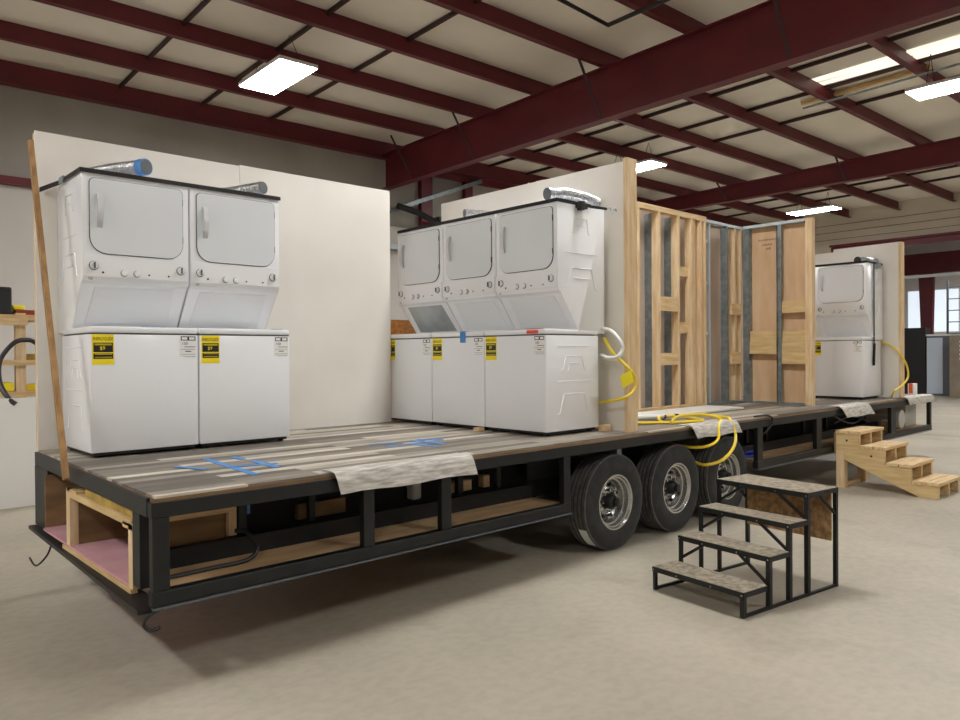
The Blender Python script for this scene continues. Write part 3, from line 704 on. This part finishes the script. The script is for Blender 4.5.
for k, lb in enumerate(('white stacked washer and dryer nearest the pine post, its ribbed side showing', 'white stacked washer and dryer in the middle of the row of three', 'white stacked washer and dryer at the far end of the row of three')):
    c = copy_tree(proto); put(c, X2, Y2 + (k+1)*WU + 0.008*k, -PI/2, lb, GB)
    if k == 2:
        for ch in c.children:
            if ch.name.startswith('slope_panel'):
                ch.data = ch.data.copy(); ch.data.materials[0] = slope_dark; ch['label'] = 'sloped panel with a dark reflection painted in'
c = copy_tree(proto); put(c, 9.21, 0.27+WU, -PI/2, 'single white stacked washer and dryer standing alone far down the deck', None)

# tape on the machines
def tape(name, mb, m, label):
    o = obj(name, mb, m); tag(o, label, 'tape'); return o
tape('tape_strip', MB().box(X2-0.0075, X2-0.005, 1.26, 1.33, H+0.74, H+0.832).box(X2-0.0075, X2+0.03, 1.26, 1.33, H+0.8355, H+0.838), blue_tape, 'blue tape strip over the lid edge of the middle machine')
tape('tape_strip', MB().box(0.52, 0.66, Y1+0.02, Y1+0.10, H+0.8365, H+0.8385), blue_tape, 'blue tape on the lid of the left machine of the pair')
tape('tape_strip', MB().box(1.44, 1.52, Y1+0.01, Y1+0.06, H+0.8365, H+0.8385), blue_tape, 'blue tape on the lid corner of the right machine of the pair')
tape('tape_strip', MB().box(X2+0.0, X2+0.06, 0.375, 0.56, H+0.8365, H+0.8385).box(X2-0.0075, X2-0.005, 0.42, 0.54, H+0.80, H+0.825), red_tape, 'red tape on the lid of the nearest machine in the row of three')

# straps over the tops
ZT = H + 1.848
t = thing('tie_strap', 'black tie strap around the tops of the pair of machines', 'strap', (0.9, 1.8, ZT), 0, 'black tie straps')
xa, xb, yf = X1-0.006, X1+2*WU+0.016, Y1+0.132
obj('webbing', MB().box(xa-0.006, xb, yf-0.004, yf, ZT-0.024, ZT+0.004).box(xa-0.006, xa-0.002, yf, 2.19, ZT-0.024, ZT+0.004).bar((xa-0.004, 2.19, ZT-0.013), (0.07, 2.34, ZT-0.06), 0.005, 0.03), strap_black, t)
obj('buckle', MB().box(xa-0.02, xa-0.006, 2.06, 2.16, ZT-0.035, ZT+0.01, 0.003), galv, t)
t = thing('tie_strap', 'black ratchet strap around the tops of the row of three machines', 'strap', (3.2, 1.3, ZT), 0, 'black tie straps')
xf = X2+0.132; yb = Y2-0.006
obj('webbing', MB().box(xf-0.004, xf, yb, Y2+3*WU, ZT-0.024, ZT+0.004).box(xf-0.004, 3.60, yb-0.004, yb, ZT-0.024, ZT+0.004).bar((3.60, yb-0.002, ZT-0.013), (3.77, yb-0.035, ZT-0.015), 0.005, 0.022), strap_black, t)
obj('ratchet', MB().box(3.40, 3.52, yb-0.04, yb-0.004, ZT-0.05, ZT-0.01, 0.006).box(3.42, 3.47, yb-0.05, yb-0.002, ZT-0.065, ZT+0.005, 0.006), black_plastic, t)
mb = MB().tube([(3.77, yb-0.035, ZT-0.015), (3.79, yb-0.05, ZT-0.005), (3.80, yb-0.06, ZT-0.03), (3.82, yb-0.08, ZT-0.015), (3.831, yb-0.09, ZT-0.035)], 0.005, 6)
obj('hook', mb, galv, t)
t = thing('tie_strap', 'black strap with a long hanging tail on the single far machine', 'strap', (9.4, 0.5, ZT), 0, 'black tie straps')
xf = 9.21+0.132; yb = 0.27-0.006
obj('webbing', MB().box(xf-0.004, xf, yb, 0.27+WU, ZT-0.024, ZT+0.004).box(xf-0.004, 9.90, yb-0.004, yb, ZT-0.024, ZT+0.004).box(9.55, 9.58, yb-0.012, yb-0.006, H+0.75, ZT-0.02).bar((9.565, yb-0.012, H+0.75), (9.54, yb-0.012, H+0.45), 0.012, 0.03), strap_black, t)
obj('ratchet', MB().box(9.64, 9.76, yb-0.035, yb-0.004, ZT-0.08, ZT-0.01, 0.006), galv, t)

# flexible foil ducts
def duct(name, pts, r, label, capm=black_plastic, tape_at=None):
    t = thing(name, label, 'duct', pts[0], 0, 'foil dryer ducts')
    P = [Vector(p) for p in pts]
    dense = []
    N = 46
    for i in range(N+1):
        u = i/N*(len(P)-1); k = min(int(u), len(P)-2); f = u-k
        dense.append(P[k].lerp(P[k+1], f))
    rr = [r[0]+(r[1]-r[0])*i/N for i in range(N+1)]
    rr = [a*(1.0 if i % 2 else 0.90) for i, a in enumerate(rr)]
    obj('foil_hose', MB().tube(dense, rr, 14, smooth=False), foil, t, smooth=False)
    e = P[-1]; d = (P[-1]-P[-2]).normalized()
    obj('open_end', MB().tube([e-d*0.002, e+d*0.006], r[1]*0.92, 16, smooth=False), capm, t)
    if tape_at: obj('tape_band', MB().tube([e-d*0.05, e+d*0.004], r[1]*1.04, 16, smooth=False), blue_tape, t)
    return t
ZC = H+1.842
duct('flexible_duct', [(0.38, 2.26, H+1.93), (0.47, 2.04, H+1.935), (0.595, 1.76, H+1.928)], (0.05, 0.054), 'foil dryer duct with blue tape on the left machine of the pair', grey_dark, True)
duct('flexible_duct', [(1.22, 2.27, H+1.91), (1.34, 2.04, H+1.905), (1.45, 1.76, H+1.912)], (0.045, 0.05), 'foil dryer duct on the right machine of the pair', grey_dark)
duct('flexible_duct', [(3.79, 0.42, H+1.895), (3.65, 0.44, H+1.925), (3.45, 0.47, H+1.94), (3.26, 0.50, H+1.918)], (0.052, 0.054), 'shiny foil dryer duct on the nearest machine of the row of three', grey_dark)
duct('flexible_duct', [(3.55, 1.33, H+1.89), (3.40, 1.40, H+1.90), (3.24, 1.47, H+1.90)], (0.035, 0.038), 'small foil duct on the middle machine of the row of three', grey_dark)
duct('flexible_duct', [(9.93, 0.36, H+1.885), (9.7, 0.41, H+1.89), (9.52, 0.45, H+1.885)], (0.05, 0.055), 'pale duct with a black open end on the single far machine', black_plastic)

# leaning strip, blocks, tape marks, hoses, sheet
o = obj('wood_strip', MB().bar((-0.018, 1.34, H-0.075), (-0.018, 2.10, H+2.06), 0.038, 0.03, (1, 0, 0)), wood_brown, None); tag(o, 'long thin wooden strip leaning against the left end of the trailer', 'wood strip')
for (x, y, z, a, b, c_), lb in (((3.70, 0.30, H, 0.11, 0.05, 0.05), 'small pine block on the deck behind the nearest machine of the row'), ((2.98, 1.02, H, 0.06, 0.07, 0.03), 'small wood scrap on the deck in front of the row of three machines')):
    o = obj('wood_block', MB().box(x, x+a, y, y+b, z, z+c_, 0.002), pine_h); tag(o, lb, 'wood block')
def tape_marks(label, strips):
    x, y = strips[0][0][0], strips[0][0][1]
    t = thing('tape_mark', label, 'tape', (x, y, H), 0, 'blue tape marks')
    for i, (a, b, wd) in enumerate(strips):
        obj('strip', MB().bar((a[0], a[1], H+0.0016+0.0006*i), (b[0], b[1], H+0.0016+0.0006*i), wd, 0.0014), blue_tape, t)
tape_marks('blue tape marks on the deck in front of the pair of machines', [((0.70, 1.08), (0.664, 0.641), 0.045), ((0.664, 0.65), (0.637, 0.262), 0.045), ((0.849, 1.018), (0.847, 0.861), 0.045), ((0.866, 0.779), (0.842, 0.405), 0.045), ((0.655, 0.622), (0.913, 0.553), 0.045), ((0.43, 0.853), (0.514, 0.634), 0.04)])
tape_marks('blue tape marks in the middle of the deck before the row of three', [((1.848, 0.743), (2.387, 0.789), 0.04), ((2.056, 0.775), (2.09, 0.49), 0.045), ((1.832, 0.925), (2.028, 0.893), 0.045), ((2.257, 0.926), (2.392, 0.784), 0.045), ((2.2, 0.9), (2.22, 0.56), 0.045)])
o = obj('drain_hose', MB().tube([(3.75, 0.338, H+0.846), (3.684, 0.20, H+0.821), (3.668, 0.10, H+0.738), (3.679, 0.085, H+0.674), (3.641, 0.10, H+0.615), (3.643, 0.20, H+0.603), (3.735, 0.338, H+0.628)], 0.016, 10), hose_white, smooth=True); tag(o, 'pale loop of drain hose beside the nearest machine and pine post', 'hose')
t = thing('gas_hose', 'yellow gas hose with a tag curling behind the nearest machine', 'hose', (3.7, 0.2, H), 0, 'yellow gas hoses')
obj('tubing', MB().tube([(3.76, 0.33, H+0.765), (3.696, 0.20, H+0.651), (3.706, 0.08, H+0.546), (3.798, 0.058, H+0.456), (3.804, 0.058, H+0.359), (3.676, 0.07, H+0.284), (3.704, 0.30, H+0.241), (3.735, 0.36, H+0.23)], 0.013, 8), yellow, t, smooth=True)
tg = obj('tag', MB().box(-0.075, 0.075, -0.002, 0.002, -0.05, 0.05, rot=Matrix.Rotation(-0.3, 3, 'Y')), yellow_tag, t, local=True)
tg.location = (-0.02, -0.155, 0.434)
t = thing('gas_hose', 'yellow gas hose curving from the single far machine to the deck', 'hose', (9.9, 0.2, H), 0, 'yellow gas hoses')
obj('tubing', MB().tube([(9.93, 0.30, H+0.77), (9.88, 0.16, H+0.72), (9.79, 0.03, H+0.629), (10.07, 0.02, H+0.463), (10.15, 0.02, H+0.296), (9.98, 0.028, H+0.191), (9.75, 0.06, H+0.11), (9.84, 0.13, H+0.02)], 0.013, 8), yellow, t, smooth=True)
t = thing('gas_hose', 'coil of yellow gas hose lying on the deck and looping over its edge', 'hose', (5.0, 0.2, H), 0, 'yellow gas hoses')
obj('tubing', MB().tube([(4.55, 0.30, H+0.02), (4.85, 0.52, H+0.03), (5.2, 0.50, H+0.03), (5.36, 0.36, H+0.03), (5.30, 0.10, H+0.028), (5.22, 0.0, H+0.015), (5.21, -0.06, H-0.12), (5.11, -0.09, H-0.231), (4.93, -0.08, H-0.324), (4.79, 0.0, H-0.36), (4.83, 0.14, H-0.355), (4.85, 0.30, H-0.33)], 0.014, 8), yellow, t, smooth=True)
obj('tubing', MB().tube([(4.55, 0.20, H+0.02), (4.9, 0.35, H+0.045), (5.2, 0.28, H+0.05), (5.12, 0.05, H+0.03), (4.96, -0.03, H-0.02), (4.88, -0.07, H-0.13), (4.73, -0.06, H-0.181), (4.65, 0.05, H-0.195), (4.66, 0.2, H-0.19), (4.7, 0.35, H-0.18)], 0.013, 8), yellow, t, smooth=True)
obj('tubing', MB().tube([(4.35, 0.45, H+0.014), (4.6, 0.25, H+0.015), (4.80, 0.12, H+0.02), (5.0, 0.15, H+0.02), (5.1, 0.4, H+0.02)], 0.013, 8), yellow, t, smooth=True)
for p in ((4.93, 0.525, 0.03), (5.13, 0.515, 0.03)): obj('coupling', MB().box(p[0]-0.02, p[0]+0.02, p[1]-0.018, p[1]+0.018, H+p[2]-0.018, H+p[2]+0.018, 0.004), black_plastic, t)
o = obj('hose_coil', MB().tube([(4.55, 0.75, H+0.03), (4.75, 0.62, H+0.032), (4.9, 0.53, H+0.035), (5.0, 0.62, H+0.032), (4.9, 0.82, H+0.03)], 0.026, 10), hose_white, smooth=True); tag(o, 'white hose section lying on the deck beside the yellow coil', 'hose')
o = obj('flat_sheet', MB().box(4.95, 6.75, 0.66, 1.12, H, H+0.02, 0.003), card); tag(o, 'white flat sheet lying on the deck before the stud wall', 'sheet')

# ------------------------------------------------------------ metal steps in front of the wheels
def metal_steps():
    t = thing('portable_steps', 'black metal portable steps with four worn board treads on the floor', 'steps', (2.835, -1.378, 0), math.radians(-7.5))
    # local: x climbs, y from 0 (right side) to .69 (left side)
    Wd = 0.69
    fr = [0.0, 0.256, 0.467, 0.668]; dep = [0.235, 0.209, 0.199, 0.356]; hs = [0.152, 0.318, 0.487, 0.655]
    for x, d, h in zip(fr, dep, hs):
        tr = obj('tread', MB().box(x+0.004, x+d-0.004, 0.004, Wd-0.004, h-0.01, h), tread_ply, t, local=True)
        mb = MB().box(x, x+0.02, 0, Wd, h-0.034, h-0.002).box(x+d-0.02, x+d, 0, Wd, h-0.034, h-0.011).box(x, x+d, 0, 0.02, h-0.034, h-0.002).box(x, x+d, Wd-0.02, Wd, h-0.034, h-0.002)
        obj('tread_frame', mb, steel_black, tr, local=True)
        for y in (0.001, Wd-0.026):
            big = 0.030 if y < 0.1 else 0.024
            obj('leg', MB().box(x+0.002, x+big, y, y+big-0.002, 0, h-0.034), steel_black, t, local=True)
        if h > 0.2:
            obj('brace', MB().bar((x+0.012, 0.02, h-0.17), (x+0.012, 0.22, h-0.03), 0.018, 0.012, (1, 0, 0)), steel_black, t, local=True)
            obj('brace', MB().bar((x+0.012, Wd-0.02, h-0.15), (x+0.012, Wd-0.20, h-0.03), 0.018, 0.012, (1, 0, 0)), steel_black, t, local=True)
        mb = MB()
        for y in (0.012, 0.23, Wd-0.2, Wd-0.012): mb.lathe([(0.006, x-0.003), (0.006, x+0.001)], 'x', 8, (0, y, h-0.02))
        obj('bolt', mb, chrome, t, local=True)
    for y in (0.001, Wd-0.025):
        obj('leg', MB().box(1.0, 1.024, y, y+0.024, 0, 0.622), steel_black, t, local=True)
        obj('base_rail', MB().box(0.03, 1.0, y+0.002, y+0.018, 0.0, 0.018), steel_black, t, local=True)
        obj('brace', MB().bar((0.83, y+0.012, 0.618), (1.005, y+0.012, 0.48), 0.016, 0.014), steel_black, t, local=True)
    obj('back_board', MB().box(0.984, 0.998, 0.03, Wd-0.03, 0.30, 0.615), osb, t, local=True)
    return t
metal_steps()

# ------------------------------------------------------------ wooden steps farther along
def wooden_steps():
    t = thing('wooden_steps', 'new pine wooden steps with four treads standing against the far frame', 'steps', (7.56, -1.07, 0))
    # local: y climbs towards the trailer, x across
    Wd = 0.71; g = 0.262; r = 0.165
    out = [(0.0, 0.0), (0.0, r-0.035), (g, r-0.035), (g, 2*r-0.035), (2*g, 2*r-0.035), (2*g, 3*r-0.035), (3*g, 3*r-0.035), (3*g, 4*r-0.045), (4*g-0.01, 4*r-0.045), (4*g-0.01, 0.36), (0.19, 0.0)]
    for x in (0.0, Wd/2-0.02, Wd-0.04):
        obj('stringer', MB().prism(out, 'x', x, x+0.04), pine_y, t, local=True)
    for k in range(4):
        z = (k+1)*r - (0.01 if k == 3 else 0)
        for j in range(2):
            y = k*g - 0.015 + j*0.138
            obj('tread', MB().box(-0.01, Wd+0.01, y, y+0.130, z-0.035, z, 0.004), pine_h, t, local=True)
    for x in (0.0, Wd-0.09):
        obj('post', MB().box(x-0.004 if x == 0 else x+0.004, x+0.086 if x == 0 else x+0.094, 3*g+0.16, 4*g-0.012, 0, 0.42), pine, t, local=True)
    obj('base_rail', MB().box(0.09, Wd-0.09, 4*g-0.06, 4*g-0.02, 0.0, 0.04), pine_h, t, local=True)
    obj('back_cap', MB().box(-0.012, Wd+0.01, 4*g-0.01, 4*g+0.008, 0.40, 0.62), ply_dark, t, local=True)
    mb = MB()
    for y, z in ((0.92, 0.54), (0.66, 0.385)): mb.tube([(-0.001, y, z), (0.003, y, z)], 0.013, 8, smooth=False)
    obj('knot', mb, ink, t, local=True)
    return t
wooden_steps()

# ------------------------------------------------------------ workshop corner at the far left
o = obj('white_board', MB().box(-1.6, 2.2, 5.38, 5.41, 0, 1.125), label_white); tag(o, 'white board standing on the floor at the far left behind the trailer', 'board')
t = thing('wooden_shelf', 'rough wooden storage shelf at far left behind the white board', 'shelf', (0.2, 6.4, 0))
for x in (-1.2, 0.69): obj('post', MB().box(x, x+0.10, 6.2, 6.29, 0, H+1.14), pine, t)
for z in (H+0.20, H+0.55, H+1.06): obj('shelf_board', MB().box(-1.3, 1.5, 6.15, 6.75, z, z+0.06), pine_h, t)
obj('shelf_front', MB().box(-1.3, 0.80, 6.14, 6.16, H+1.0, H+1.10), pine_h, t)
for nm, mb, m, lb, ct in (
    ('tool_case', MB().box(0.15, 0.66, 6.2, 6.6, H+1.121, H+1.43, 0.02), black_plastic, 'black tool case on top of the wooden shelf at far left', 'case'),
    ('storage_bin', MB().box(0.70, 1.3, 6.25, 6.6, H+1.122, H+1.18, 0.01), shelf_red, 'dark red flat bin on top of the wooden shelf', 'bin'),
    ('cordless_tool', MB().box(0.68, 0.80, 6.27, 6.4, H+1.181, H+1.235, 0.015), yellow_tag, 'small yellow tool on the dark red bin', 'tool'),
    ('parts_bin', MB().box(0.56, 0.67, 6.2, 6.5, H+0.261, H+0.36, 0.01), label_yellow, 'yellow parts bin on the low shelf board at far left', 'bin'),
    ('parts_bin', MB().box(0.81, 1.1, 6.3, 6.6, H+0.261, H+0.33, 0.01), label_yellow, 'yellow parts bin behind the shelf post, low down', 'bin'),
    ('parts_bin', MB().box(0.81, 1.1, 6.3, 6.6, H+0.611, H+0.68, 0.01), yellow_foam, 'dull yellow parts bin on the middle shelf board', 'bin'),
    ('tool_box', MB().box(0.2, 0.52, 6.2, 6.5, H+0.261, H+0.5, 0.01), seam, 'dark box on the low shelf board at the picture edge', 'box')):
    tag(obj(nm, mb, m), lb, ct, 'things on the wooden shelf')
o = obj('air_hose', MB().tube([(0.83, 5.95, H+0.80), (0.74, 5.85, H+0.83), (0.60, 5.8, H+0.80), (0.46, 5.75, H+0.62), (0.42, 5.6, H+0.40), (0.46, 5.42, H+0.23), (0.52, 5.37, H+0.16)], 0.025, 8), cable_black, smooth=True); tag(o, 'black hose hanging over the white board at the far left', 'hose')
o = obj('osb_panel', MB().box(4.1, 7.0, 6.0, 6.03, 0, H+1.19), osb_orange); tag(o, 'orange strand board panel glimpsed between the partition and row of three', 'board')
